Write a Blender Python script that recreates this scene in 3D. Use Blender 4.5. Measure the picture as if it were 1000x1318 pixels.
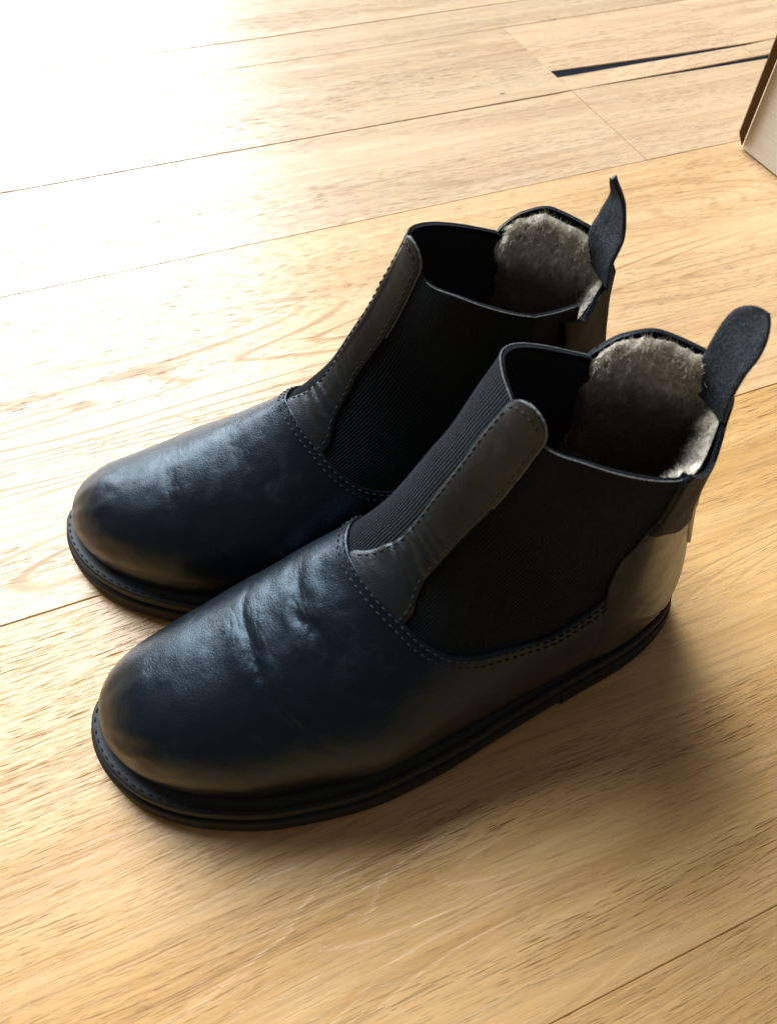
import bpy, bmesh, math, random
import numpy as np
from mathutils import Matrix, Vector

for o in list(bpy.data.objects): bpy.data.objects.remove(o)
SC = bpy.context.scene; COL = SC.collection
rnd = random.Random(5); RNG = np.random.default_rng(7)

# ---------------------------------------------------------------- camera
def unit(v): v = np.array(v, float); return v/np.linalg.norm(v)
FPX = 1050.0
d1 = unit([3700, 1169, -FPX]); d2 = np.array([-757, 1455, -FPX]); d2 = unit(d2-d1*d1.dot(d2)); d3 = np.cross(d1, d2)
R = np.array([d1, d2, d3])                       # camera axes -> world
cam_d = bpy.data.cameras.new('camera'); cam = bpy.data.objects.new('camera', cam_d); COL.objects.link(cam)
M4 = Matrix.Identity(4)
for i in range(3):
    for j in range(3): M4[i][j] = float(R[i, j])
M4[0][3], M4[1][3], M4[2][3] = 0, 0, .36
cam.matrix_world = M4
cam_d.sensor_fit = 'VERTICAL'; cam_d.sensor_height = 24; cam_d.lens = FPX/1318*24
cam_d.clip_start = .01; cam_d.clip_end = 100
cam_d.dof.use_dof = True; cam_d.dof.focus_distance = .44; cam_d.dof.aperture_fstop = 11
SC.camera = cam

# ---------------------------------------------------------------- light
W = bpy.data.worlds.new('World'); SC.world = W; W.use_nodes = True
W.node_tree.nodes['Background'].inputs[0].default_value = (1.0, .94, .86, 1)
W.node_tree.nodes['Background'].inputs[1].default_value = .14
def area_lamp(name, loc, target, sx, sy, radiance, color):
    L_ = bpy.data.lights.new(name, 'AREA'); L_.shape = 'RECTANGLE'; L_.size = sx; L_.size_y = sy
    L_.energy = radiance*sx*sy*math.pi; L_.color = color
    o = bpy.data.objects.new(name, L_); COL.objects.link(o); o.location = loc
    o.rotation_euler = (Vector(target)-Vector(loc)).to_track_quat('-Z', 'Y').to_euler()
    return o
area_lamp('window_light', (-.62, 3.90, 3.05), (-.40, .2, .6), 3.4, 5.1, 16.0, (.86, .935, 1.0))
SC.view_settings.view_transform = 'Standard'; SC.view_settings.look = 'None'
SC.view_settings.exposure = 0; SC.view_settings.gamma = 1
SC.cycles.max_bounces = 8

# ---------------------------------------------------------------- material helpers
def mat(name):
    m = bpy.data.materials.new(name); m.use_nodes = True
    nt = m.node_tree; b = nt.nodes['Principled BSDF']
    return m, nt, b
def N(nt, t, **kw):
    n = nt.nodes.new(t)
    for k, v in kw.items():
        if k.startswith('_'): setattr(n, k[1:], v)
        else: n.inputs[k.replace('__', ' ')].default_value = v
    return n
def lk(nt, a, b): nt.links.new(a, b)
def ramp(nt, fac, stops, interp='LINEAR'):
    r = nt.nodes.new('ShaderNodeValToRGB'); cr = r.color_ramp; cr.interpolation = interp
    while len(cr.elements) < len(stops): cr.elements.new(.5)
    for e, (p, c) in zip(cr.elements, stops):
        e.position = p; e.color = (c[0], c[1], c[2], 1) if hasattr(c, '__len__') else (c, c, c, 1)
    lk(nt, fac, r.inputs[0]); return r.outputs[0]
def mixc(nt, f, a, b, mode='MIX'):
    m = nt.nodes.new('ShaderNodeMix'); m.data_type = 'RGBA'; m.blend_type = mode
    for sock, v in ((m.inputs[0], f), (m.inputs[6], a), (m.inputs[7], b)):
        if hasattr(v, 'links'): lk(nt, v, sock)
        elif hasattr(v, '__len__'): sock.default_value = (v[0], v[1], v[2], 1)
        else: sock.default_value = v
    return m.outputs[2]
def mth(nt, op, a, b=None, c=None):
    m = nt.nodes.new('ShaderNodeMath'); m.operation = op
    for s_, v in zip(m.inputs, (a, b, c)):
        if v is None: continue
        if hasattr(v, 'links'): lk(nt, v, s_)
        else: s_.default_value = v
    return m.outputs[0]
def mapped(nt, src, scale, rot=(0, 0, 0), loc=(0, 0, 0)):
    m = nt.nodes.new('ShaderNodeMapping'); lk(nt, src, m.inputs[0])
    m.inputs['Scale'].default_value = scale; m.inputs['Rotation'].default_value = rot; m.inputs['Location'].default_value = loc
    return m.outputs[0]
def noise(nt, vec, scale, detail=2, rough=.5, dist=0):
    n = N(nt, 'ShaderNodeTexNoise'); lk(nt, vec, n.inputs['Vector'])
    n.inputs['Scale'].default_value = scale; n.inputs['Detail'].default_value = detail
    n.inputs['Roughness'].default_value = rough; n.inputs['Distortion'].default_value = dist
    return n.outputs[0]
def bump(nt, h, dist, strength=1, normal=None):
    b = nt.nodes.new('ShaderNodeBump'); lk(nt, h, b.inputs['Height'])
    b.inputs['Distance'].default_value = dist; b.inputs['Strength'].default_value = strength
    if normal is not None: lk(nt, normal, b.inputs['Normal'])
    return b.outputs[0]

# ---------------------------------------------------------------- materials
def wood_material():
    m, nt, b = mat('oiled_oak')
    tc = nt.nodes.new('ShaderNodeTexCoord'); oi = nt.nodes.new('ShaderNodeObjectInfo')
    off = nt.nodes.new('ShaderNodeVectorMath'); off.operation = 'MULTIPLY_ADD'
    cmb = nt.nodes.new('ShaderNodeCombineXYZ')
    oc = nt.nodes.new('ShaderNodeSeparateColor'); lk(nt, oi.outputs['Color'], oc.inputs[0])   # red: grain seed, green: figure, blue: paleness (far rows: painted window glare)
    for k, f in enumerate((13.0, 7.0, 29.0)):
        lk(nt, mth(nt, 'MULTIPLY', oc.outputs[0], f), cmb.inputs[k])
    add = nt.nodes.new('ShaderNodeVectorMath'); add.operation = 'ADD'
    lk(nt, tc.outputs['Object'], add.inputs[0]); lk(nt, cmb.outputs[0], add.inputs[1])
    nt.nodes.remove(off)
    P = add.outputs[0]
    # a slow sideways wander of the grain
    wv = nt.nodes.new('ShaderNodeTexNoise'); lk(nt, mapped(nt, P, (3.2, 9, 1)), wv.inputs['Vector'])
    wv.inputs['Scale'].default_value = 1; wv.inputs['Detail'].default_value = 2
    wob = nt.nodes.new('ShaderNodeCombineXYZ'); lk(nt, mth(nt, 'MULTIPLY', mth(nt, 'SUBTRACT', wv.outputs[0], .5), .022), wob.inputs[1])
    ad2 = nt.nodes.new('ShaderNodeVectorMath'); ad2.operation = 'ADD'; lk(nt, P, ad2.inputs[0]); lk(nt, wob.outputs[0], ad2.inputs[1])
    Q = ad2.outputs[0]
    rings = noise(nt, mapped(nt, Q, (2.0, 40, 1)), 1, 4, .6, .6)
    blot = noise(nt, mapped(nt, Q, (7, 20, 1)), 1, 3, .6, 1.2)
    fibre = noise(nt, mapped(nt, Q, (9, 620, 1)), 1, 4, .65)
    fine = noise(nt, mapped(nt, Q, (50, 2200, 1)), 1, 3, .7)
    base = ramp(nt, rings, [(.25, (.43, .25, .108)), (.45, (.56, .345, .155)), (.58, (.645, .425, .21)), (.78, (.475, .285, .126))])
    base = mixc(nt, mth(nt, 'MULTIPLY', blot, .6), base, (.65, .47, .275))
    # growth rings cut by the board face: long nested contour lines
    fld = noise(nt, mapped(nt, P, (1.5, 11, 1)), 1, 2.2, .5, .35)
    fld = mth(nt, 'ADD', fld, mth(nt, 'MULTIPLY', mth(nt, 'SUBTRACT', fibre, .5), .010))
    cont = mth(nt, 'SINE', mth(nt, 'MULTIPLY', fld, 170.0))
    cmask = ramp(nt, noise(nt, mapped(nt, P, (1.7, 9, 1), loc=(5, 3, 0)), 1, 2), [(.45, 0), (.62, 1)])
    cl = mth(nt, 'MULTIPLY', ramp(nt, cont, [(.55, 0), (.98, 1)]), cmask)
    base = mixc(nt, mth(nt, 'MULTIPLY', mth(nt, 'MULTIPLY', cl, oc.outputs[1]), .55), base, (.25, .14, .062))
    fb = ramp(nt, fibre, [(.3, .74), (.48, .98), (.7, 1.08)])
    base = mixc(nt, .8, base, fb, 'MULTIPLY')
    # pores: short thin dark ticks
    def pores(rot, sx, sy, lo, hi, seed):
        v = mapped(nt, Q, (sx, sy, 1), (0, 0, rot), (seed, seed*.7, 0))
        return ramp(nt, noise(nt, v, 1, 1.2, .5), [(lo, 0), (hi, 1)])
    p1 = pores(.03, 70, 2300, .635, .69, 3)
    p2 = pores(.01, 32, 1700, .675, .72, 11)
    p3 = pores(.05, 95, 3600, .63, .70, 23)
    dens = ramp(nt, noise(nt, mapped(nt, Q, (2.5, 30, 1)), 1, 3), [(.36, .2), (.58, 1)])
    pp = mth(nt, 'MULTIPLY', mth(nt, 'MAXIMUM', mth(nt, 'MAXIMUM', p1, p2), mth(nt, 'MULTIPLY', p3, .6)), dens)
    base = mixc(nt, mth(nt, 'MULTIPLY', pp, .80), base, (.19, .10, .042))
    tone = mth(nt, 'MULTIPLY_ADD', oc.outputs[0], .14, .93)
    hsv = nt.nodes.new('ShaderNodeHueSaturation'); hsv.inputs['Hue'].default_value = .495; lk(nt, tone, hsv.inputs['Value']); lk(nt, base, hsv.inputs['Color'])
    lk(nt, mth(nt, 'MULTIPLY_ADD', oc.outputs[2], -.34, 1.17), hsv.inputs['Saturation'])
    lk(nt, hsv.outputs[0], b.inputs['Base Color'])
    rg = mth(nt, 'MULTIPLY_ADD', blot, .14, .20)
    rg = mth(nt, 'ADD', rg, mth(nt, 'MULTIPLY', pp, .3))
    lk(nt, rg, b.inputs['Roughness'])
    b.inputs['IOR'].default_value = 1.47
    h = mth(nt, 'ADD', mth(nt, 'MULTIPLY', fibre, .5), mth(nt, 'MULTIPLY', fine, .25))
    n1 = bump(nt, h, .00022, .5)
    n2 = bump(nt, mth(nt, 'SUBTRACT', 1.0, mth(nt, 'MAXIMUM', pp, mth(nt, 'MULTIPLY', cl, .5))), .0004, .6, n1)
    n3 = bump(nt, rings, .0015, .3, n2)
    b.inputs['Coat Weight'].default_value = .25; b.inputs['Coat Roughness'].default_value = .42; lk(nt, n3, b.inputs['Coat Normal'])
    ip = mth(nt, 'SUBTRACT', 1.0, mth(nt, 'MAXIMUM', pp, mth(nt, 'MULTIPLY', cl, mth(nt, 'MULTIPLY', oc.outputs[1], .7))))
    lk(nt, mth(nt, 'MULTIPLY', ip, .5), b.inputs['Specular IOR Level']); lk(nt, mth(nt, 'MULTIPLY', ip, .3), b.inputs['Coat Weight'])
    lk(nt, n3, b.inputs['Normal'])
    return m
def plain(name, col, rough, bscale=None, bdist=.0003, spec=.5, var=.15):
    m, nt, b = mat(name)
    tc = nt.nodes.new('ShaderNodeTexCoord'); P = tc.outputs['Object']
    n = noise(nt, P, bscale or 400, 3, .6)
    lo = [c*(1-var) for c in col]; hi = [c*(1+var) for c in col]
    lk(nt, ramp(nt, n, [(.35, lo), (.65, hi)]), b.inputs['Base Color'])
    b.inputs['Roughness'].default_value = rough; b.inputs['Specular IOR Level'].default_value = spec
    if bscale: lk(nt, bump(nt, n, bdist, .6), b.inputs['Normal'])
    return m
def leather_material(name, col, rough, grain=1.0, spec=.5, tint=(.60, .83, 1)):
    m, nt, b = mat(name)
    tc = nt.nodes.new('ShaderNodeTexCoord'); P = tc.outputs['Object']
    dv = nt.nodes.new('ShaderNodeVectorMath'); dv.operation = 'MULTIPLY_ADD'
    nn = nt.nodes.new('ShaderNodeTexNoise'); lk(nt, P, nn.inputs['Vector']); nn.inputs['Scale'].default_value = 320; nn.inputs['Detail'].default_value = 2
    lk(nt, nn.outputs[1], dv.inputs[0]); dv.inputs[1].default_value = (.0016,)*3; lk(nt, P, dv.inputs[2])
    v = nt.nodes.new('ShaderNodeTexVoronoi'); v.feature = 'DISTANCE_TO_EDGE'; lk(nt, dv.outputs[0], v.inputs['Vector']); v.inputs['Scale'].default_value = 780
    cell = ramp(nt, v.outputs['Distance'], [(0, 0), (.22, 1)])
    mid = noise(nt, P, 60, 3, .6)
    big = noise(nt, P, 22, 3, .6)
    scuff = ramp(nt, noise(nt, P, 45, 5, .7), [(.56, 0), (.72, 1)])
    c0 = mixc(nt, scuff, col, [min(1, c*1.9+.004) for c in col])
    lk(nt, c0, b.inputs['Base Color'])
    rr = mth(nt, 'ADD', mth(nt, 'MULTIPLY_ADD', mid, .22, rough-.11), mth(nt, 'MULTIPLY', scuff, .10))
    lk(nt, rr, b.inputs['Roughness']); b.inputs['Specular IOR Level'].default_value = spec; b.inputs['Specular Tint'].default_value = (*tint, 1)
    n1 = bump(nt, big, .0035, .28)
    n2 = bump(nt, mid, .0010, .30, n1)
    n3 = bump(nt, cell, .00010*grain, .55, n2)
    n4 = bump(nt, noise(nt, P, 2600, 3, .6), .00010*grain, .4, n3)
    lk(nt, n4, b.inputs['Normal'])
    return m
def elastic_material():
    m, nt, b = mat('elastic_webbing')
    tc = nt.nodes.new('ShaderNodeTexCoord')
    uv = tc.outputs['UV']
    sx = nt.nodes.new('ShaderNodeSeparateXYZ'); lk(nt, uv, sx.inputs[0])
    rib = mth(nt, 'SINE', mth(nt, 'MULTIPLY', sx.outputs[0], 2*math.pi*7))     # uv in cm
    wv = mth(nt, 'SINE', mth(nt, 'MULTIPLY', sx.outputs[1], 2*math.pi*20))
    h = mth(nt, 'ADD', rib, mth(nt, 'MULTIPLY', wv, .5))
    n = noise(nt, tc.outputs['Object'], 300, 3)
    lk(nt, ramp(nt, n, [(.35, (.0025, .0038, .005)), (.7, (.006, .0078, .010))]), b.inputs['Base Color'])
    b.inputs['Roughness'].default_value = .85; b.inputs['Specular IOR Level'].default_value = .12
    b.inputs['Sheen Weight'].default_value = .07; b.inputs['Sheen Roughness'].default_value = .4
    b.inputs['Sheen Tint'].default_value = (.7, .85, 1, 1)
    lk(nt, bump(nt, h, .0004, .7), b.inputs['Normal'])
    return m
def suede_material():
    m, nt, b = mat('rough_suede')
    tc = nt.nodes.new('ShaderNodeTexCoord'); P = tc.outputs['Object']
    n = noise(nt, P, 900, 4, .7); n2 = noise(nt, P, 160, 3, .6)
    c = ramp(nt, n, [(.35, (.012, .015, .018)), (.6, (.045, .053, .060)), (.75, (.13, .145, .155))])
    lk(nt, mixc(nt, mth(nt, 'MULTIPLY', n2, .5), c, (.03, .036, .042)), b.inputs['Base Color'])
    b.inputs['Roughness'].default_value = .9; b.inputs['Specular IOR Level'].default_value = .25
    lk(nt, bump(nt, n, .0007, .9), b.inputs['Normal'])
    return m
def wool_material():
    m, nt, b = mat('shearling')
    tc = nt.nodes.new('ShaderNodeTexCoord'); P = tc.outputs['Object']
    n = noise(nt, P, 260, 4, .65, .6); n2 = noise(nt, P, 1500, 3, .7)
    c = ramp(nt, n, [(.3, (.42, .34, .24)), (.5, (.70, .62, .49)), (.7, (.86, .80, .67))])
    # matted, dirty wool and the shaft's inner shade painted in below the rim
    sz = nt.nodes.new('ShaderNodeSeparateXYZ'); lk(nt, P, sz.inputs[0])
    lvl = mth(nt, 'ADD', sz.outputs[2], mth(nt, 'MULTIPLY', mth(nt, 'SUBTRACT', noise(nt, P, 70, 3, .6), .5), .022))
    wear_shade = ramp(nt, mth(nt, 'MULTIPLY_ADD', lvl, 40.0, -5.36), [(.0, 1), (.40, .6), (.58, 0)])
    c = mixc(nt, mth(nt, 'MULTIPLY', wear_shade, .93), c, (.07, .045, .028))
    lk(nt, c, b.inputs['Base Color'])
    b.inputs['Roughness'].default_value = 1; b.inputs['Specular IOR Level'].default_value = .1
    b.inputs['Sheen Weight'].default_value = .3; b.inputs['Sheen Roughness'].default_value = .6
    lk(nt, bump(nt, n2, .0008, .8, bump(nt, n, .002, .8)), b.inputs['Normal'])
    return m
MT = dict(
    wood=wood_material(),
    sub=plain('gap_dirt', (.08, .048, .026), .95, 300),
    slate=plain('dark_gap_filler', (.009, .012, .018), .95, 300, .0003, .05),
    leather=leather_material('black_leather', (.0030, .0052, .008), .32, .5, .37),
    strap_leather=leather_material('strap_leather', (.009, .0105, .011), .38, .7, .42, (.85, .94, 1)),
    rubber=plain('black_rubber', (.007, .0085, .0095), .6, 900, .0002, .3, .3),
    welt=plain('welt_rubber', (.008, .0095, .011), .55, 700, .0002, .35, .3),
    elastic=elastic_material(), suede=suede_material(), wool=wool_material(),
    thread=plain('black_thread', (.006, .007, .009), .8, 2000, .0001, .5, .3),
    pale_thread=plain('frayed_edge_thread', (.20, .205, .20), .9, 2000, .0001, .2, .4),
    inner=plain('inner_lining', (.016, .016, .017), .95, 500, .0004, .1),
    band=plain('matte_black_collar_leather', (.010, .012, .014), .75, 900, .0002, .18, .3),
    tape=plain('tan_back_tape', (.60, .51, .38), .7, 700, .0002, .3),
    card=None)

# ---------------------------------------------------------------- boot surface (cm, toe at x=0, heel at x=28.6)
def pchip(xs, ys):
    xs=np.array(xs,float); ys=np.array(ys,float)
    h=np.diff(xs); d=np.diff(ys)/h; m=np.zeros(len(xs))
    for i in range(1,len(xs)-1):
        if d[i-1]*d[i]>0:
            w1=2*h[i]+h[i-1]; w2=h[i]+2*h[i-1]; m[i]=(w1+w2)/(w1/d[i-1]+w2/d[i])
    m[0]=d[0]; m[-1]=d[-1]
    def f(x):
        x=np.asarray(x,float); i=np.clip(np.searchsorted(xs,x)-1,0,len(h)-1)
        t=np.clip((x-xs[i])/h[i],-.5,1.5)
        return ((1+2*t)*(1-t)**2*ys[i]+t*(1-t)**2*h[i]*m[i]+t*t*(3-2*t)*ys[i+1]+t*t*(t-1)*h[i]*m[i+1])
    return f
L=28.6
PHI=[0,15,30,45,60,75,90,105,120,135,150,165,180]
NEAR=[0,2.0,3.9,5.3,6.2,6.5,6.05,5.2,4.4,3.75,2.85,1.7,0]
FAR =[0,1.4,2.4,3.1,3.6,3.85,3.6,2.9,2.8,3.0,2.6,1.6,0]
fN=pchip(PHI,NEAR); fF=pchip(PHI,FAR)
def phi(x): return np.degrees(np.arccos(np.clip(1-2*x/L,-1,1)))
INS=.8
def edge(x,side):
    # upper's outline half distances from yl=0, inset from the sole
    x2=np.clip((x-INS)*L/(L-2*INS+.15),0,L)
    p=phi(x2); e=(fN(p) if side<0 else fF(p))
    return e*(1-INS/6.0)-0.10*np.sin(np.radians(p))
ST=np.array([
#  Dx    Dz    Qx    Qz   yD   dyM  wN   wF   tm   p
 [ .80, 1.95,  .80, 1.9,  0.0, 0, .0,  .0, .30, 2.2],
 [ .92, 2.90,  .92, 1.9, -.3, 0,-1,   -1,  .30, 2.2],
 [1.45, 3.95, 1.5, 1.9, -.6, 0,-1,   -1,  .32, 2.15],
 [2.50, 4.95, 2.60, 1.9, -.9, 0,-1,   -1,  .33, 2.1],
 [4.20, 5.75, 4.40, 1.9, -1.0, 0,-1,   -1,  .33, 2.1],
 [6.10, 6.45, 6.50, 1.9, -.8, 0,-1,   -1,  .33, 2.05],
 [8.10, 7.25, 8.90, 1.9, -.4, 0,-1,   -1,  .33, 2.05],
 [10.2, 8.20,11.8,  1.9,  .1, 0,4.75,4.35, .33, 2.1],
 [12.1, 9.30,15.0,  1.9,  .5, 0,4.25,3.95, .35, 2.1],
 [13.4,10.35,18.8,  1.9,  .8, 0,3.80,3.60, .38, 2.15],
 [14.3,11.40,22.6,  1.9,  .9, 0,3.60,3.45, .42, 2.25],
 [14.9,12.30,25.8,  1.9,  .95,0,3.50,3.40, .46, 2.3],
 [15.5,13.20,28.1,  1.9,  1.0,0,3.45,3.35, .50, 2.35],
 [16.0,14.00,28.0,  3.8,  1.0,0,3.4,3.3, .50, 2.35],
 [16.5,14.90,27.3,  7.0,  1.0,0,3.35,3.3, .50, 2.35],
 [17.1,15.95,26.35, 11.0,  .95,0,3.3,3.3,  .50, 2.4],
 [17.7,17.00,25.95, 14.6,  .9, 0,3.3,3.3,  .50, 2.4],
 [18.3,18.20,26.1, 18.0,  .9, 0,3.3,3.3,  .50, 2.4]])
YM0=[-.1,-.2,-.55,-.9,-1.0,-1.15,-1.2,-1.2,-1.1,-1.0,-.85,-.75,-.7,-.7,-.7,-.7,-.7,-.7]
YQ={11:-.3,12:-.15,13:-.15,14:-.25,15:-.35,16:-.45,17:-.5}
NS=len(ST)-1
def make():
    idx=np.arange(NS+1); T=ST.copy(); F={}; YM=np.array(YM0,float)
    yq=np.zeros(NS+1); wN=T[:,6].copy(); wF=T[:,7].copy()
    for i in idx:
        yq[i]=YQ.get(i,(edge(T[i,2],1)-edge(T[i,2],-1))/2)
        if wN[i]<0:
            mx=T[i,0]*T[i,8]+T[i,2]*(1-T[i,8])
            wN[i]=edge(mx,-1)+YM[i]+.12; wF[i]=edge(mx,1)-YM[i]+.12
    for n,v in dict(Dx=T[:,0],Dz=T[:,1],Qx=T[:,2],Qz=T[:,3],yD=T[:,4],yM=YM,yQ=yq,wN=wN,wF=wF,tm=T[:,8],p=T[:,9]).items(): F[n]=pchip(idx,v)
    return F
F=make()
GM=.55
P2=pchip([0,10,11,12,13,14,15,16,17],[2,2,1.9,1.75,1.65,1.5,1.38,1.3,1.3])
def surf(s,g):
    """s in [0,NS], g in [-1,1] (0 = ridge, -1 near bottom/back, 1 far). returns (...,3) cm in boot space"""
    s=np.asarray(s,float); g=np.asarray(g,float); s,g=np.broadcast_arrays(s,g)
    side=np.where(g<0,-1,1); a=np.abs(g)
    q={k:f(s) for k,f in F.items()}
    wm=np.where(side<0,q['wN'],q['wF']); tm=q['tm']; p=q['p']
    b=np.clip(a/GM,0,1)*np.pi/2           # 0 ridge -> pi/2 widest
    up=a<=GM
    tU=tm+(1-tm)*np.cos(b)**(2/p); wU=wm*np.sin(b)**(2/p)
    c=np.clip((a-GM)/(1-GM),0,1)*np.pi/2
    # bottom width from the outline while Q runs along the sole
    on=np.where(side<0,edge(q['Qx'],-1)+q['yQ'],edge(q['Qx'],1)-q['yQ'])
    wb=np.where(s<12,np.maximum(on,0),0)
    wb=wb*np.sqrt(np.clip((12-s)/1.0,0,1)+.0025)*np.where(s<12,1,0) if False else wb*np.clip((12-s)/.6,0,1) 
    p2=P2(s)
    tL=tm*(1-np.sin(c)**(2/p2)); wL=np.sqrt(np.maximum(wb**2+(wm**2-wb**2)*np.cos(c)**(4/p2),0))
    t=np.where(up,tU,tL); w=np.where(up,wU,wL)
    x=q['Qx']+(q['Dx']-q['Qx'])*t; z=q['Qz']+(q['Dz']-q['Qz'])*t
    yr=np.where(t>tm,q['yM']+(q['yD']-q['yM'])*np.clip((t-tm)/(1-tm),0,1)**1.5,q['yM']+(q['yQ']-q['yM'])*np.clip((tm-t)/tm,0,1)**1.5)
    y=yr+side*w
    return np.stack([x,y,z],-1)

# ---------------------------------------------------------------- mesh helpers
def put(name, me, m, parent=None, smooth=True):
    if m is not None and not me.materials: me.materials.append(m)
    if smooth: me.polygons.foreach_set('use_smooth', [True]*len(me.polygons))
    me.update()
    o = bpy.data.objects.new(name, me); COL.objects.link(o)
    if parent is not None: o.parent = parent
    return o
def mesh_from(name, V, Fc):
    me = bpy.data.meshes.new(name); me.from_pydata([tuple(map(float, v)) for v in V], [], [tuple(int(i) for i in f) for f in Fc]); me.validate(); return me
def tag(o, label=None, cat=None, group=None, kind=None):
    for k, v in (('label', label), ('category', cat), ('group', group), ('kind', kind)):
        if v: o[k] = v
    return o
def vnoise(P, sc, seed=0):
    """smooth value noise in -1..1, P (...,3)"""
    X = P*sc+np.array([seed*17.3+101, seed*9.1+57, seed*5.7+211]); I = np.floor(X).astype(np.int64); f = X-I; f = f*f*(3-2*f)
    def h(i, j, k):
        n = (i*374761393+j*668265263+k*2147483647+seed*1013) & 0xffffffff
        n = ((n ^ (n >> 13))*1274126177) & 0xffffffff
        return ((n ^ (n >> 16)) & 0xffff)/32767.5-1
    r = 0
    for a in (0, 1):
        for b_ in (0, 1):
            for c in (0, 1):
                w = (f[..., 0] if a else 1-f[..., 0])*(f[..., 1] if b_ else 1-f[..., 1])*(f[..., 2] if c else 1-f[..., 2])
                r = r+w*h(I[..., 0]+a, I[..., 1]+b_, I[..., 2]+c)
    return r

# ---------------------------------------------------------------- floor
def bevel_plank(name, x0, x1, poly_y, parent, zoff=0.0, bev=.0004, th=.015, m=None, fig=.4, pale=.2, rich=0):
    """poly_y: list of (x, ylo, yhi) sections left to right"""
    V = []; Fc = []
    n = len(poly_y)
    for (x, a, c) in poly_y:
        V += [(x, a, -th), (x, a, zoff-bev), (x, a+bev, zoff), (x, c-bev, zoff), (x, c, zoff-bev), (x, c, -th)]
    for i in range(n-1):
        for k in range(5):
            p = i*6+k; q = p+6
            Fc.append((p, q, q+1, p+1))
    Fc.append(tuple(range(5, -1, -1))[::-1]); Fc.append(tuple(range((n-1)*6, n*6))[::-1])
    cx_ = (x0+x1)/2; cy_ = sum((a+c)/2 for _, a, c in poly_y)/n
    V = [(x-cx_, y-cy_, z) for x, y, z in V]
    me = mesh_from(name, V, Fc)
    bm = bmesh.new(); bm.from_mesh(me); bmesh.ops.recalc_face_normals(bm, faces=bm.faces); bm.to_mesh(me); bm.free()
    o = put(name, me, m or MT['wood'], parent, smooth=False); o.location = (cx_, cy_, 0)
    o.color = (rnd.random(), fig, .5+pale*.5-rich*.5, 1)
    return o
def build_floor():
    s_ = .36
    V = [(-3, -2, -.015), (3, -2, -.015), (3, 3, -.015), (-3, 3, -.015), (-3, -2, -.05), (3, -2, -.05), (3, 3, -.05), (-3, 3, -.05)]
    fl = put('floor', mesh_from('floor', V, [(0, 1, 2, 3), (7, 6, 5, 4), (0, 4, 5, 1), (1, 5, 6, 2), (2, 6, 7, 3), (3, 7, 4, 0)]), MT['sub'], smooth=False)
    tag(fl, kind='structure')
    g = .0002
    def row(y0, y1, xs, dz=0, fig=.4, pale=.2, gb=None, gt=None, rich=0):
        gb = g if gb is None else gb; gt = g if gt is None else gt
        xs = [-2.5 if (i == 0 and x < -1) else 2.8 if (i == len(xs)-1 and x > 1.2) else x for i, x in enumerate(xs)]
        for a, b_ in zip(xs[:-1], xs[1:]):
            z = dz+rnd.uniform(-.0003, .0002)
            bevel_plank('plank', a, b_, [(a+g, y0+gb, y1-gt), (b_-g, y0+gb, y1-gt)], fl, z, fig=fig, pale=pale, rich=rich)
    Y = [-.006, .6855, 1.391, 1.735, 2.108, 2.250, 2.60, 3.3]
    J = 1.278
    A = lambda x: x*s_
    def prow(secs):
        bevel_plank('plank', secs[0][0], secs[-1][0], secs, fl, rnd.uniform(-.0002, .0001), fig=.5, pale=.55)
    for q in range(5): row(-.70*s_-.25*(q+1), -.70*s_-.25*q, [-1.6, .1+rnd.uniform(-.5, .5), 2.0])
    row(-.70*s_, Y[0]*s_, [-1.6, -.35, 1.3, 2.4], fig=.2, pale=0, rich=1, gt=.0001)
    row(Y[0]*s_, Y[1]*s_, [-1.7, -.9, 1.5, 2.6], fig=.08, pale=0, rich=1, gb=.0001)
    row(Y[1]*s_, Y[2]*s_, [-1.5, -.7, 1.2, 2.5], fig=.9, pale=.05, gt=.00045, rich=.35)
    row(Y[2]*s_, Y[3]*s_, [-1.6, -.5])
    prow([(-.5+g, A(1.391)+g, A(1.735)-g), (A(.30), A(1.391)+g, A(1.735)-g), (A(.75), A(1.391)+g, A(1.7345)-g), (A(.9), A(1.391)+g, A(1.7335)), (A(1.22), A(1.391)+g, A(1.7315)), (A(J)-g, A(1.391)+g, A(1.7335))])
    # right of the end joint the long gap opens up and shows the dark filler
    ga = .0005
    def prow(secs):
        bevel_plank('plank', secs[0][0], secs[-1][0], secs, fl, rnd.uniform(-.0002, .0001), fig=.5, pale=.55)
    A = lambda x: x*s_
    prow([(A(J)+g, A(1.391)+g, A(1.7355)-g), (A(1.5), A(1.391)+g, A(1.7295)), (A(1.7), A(1.391)+g, A(1.723)), (A(1.862)-.0002, A(1.391)+g, A(1.719))])
    prow([(A(1.862)+.0002, A(1.391)+g, A(1.719)), (A(2.1), A(1.391)+g, A(1.709)), (A(2.6), A(1.391)+g, A(1.73)), (A(7.75), A(1.391)+g, A(1.735)-g)])
    # narrow strip between the two dark gaps
    prow([(A(J)+g, A(1.7355)+g, A(1.806)), (A(1.45), A(1.737), A(1.806)), (A(1.7), A(1.738), A(1.804)), (A(1.862)-.0002, A(1.739), A(1.803))])
    prow([(A(1.862)+.0002, A(1.739), A(1.803)), (A(1.98), A(1.739), A(1.81)), (A(2.3), A(1.738), A(1.811)), (A(7.75), A(1.736), A(1.811))])
    prow([(A(J)+g, A(1.842), A(2.108)-g), (A(1.4), A(1.835), A(2.108)-g), (A(1.65), A(1.822), A(2.108)-g), (A(1.862)-.0002, A(1.815), A(2.108)-g)])
    prow([(A(1.862)+.0002, A(1.8145), A(2.108)-g), (A(1.98), A(1.812), A(2.108)-g), (A(7.75), A(1.8125), A(2.108)-g)])
    row(Y[3]*s_, Y[4]*s_, [-1.6, -.6, J*s_], fig=.5, pale=.55)
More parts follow.
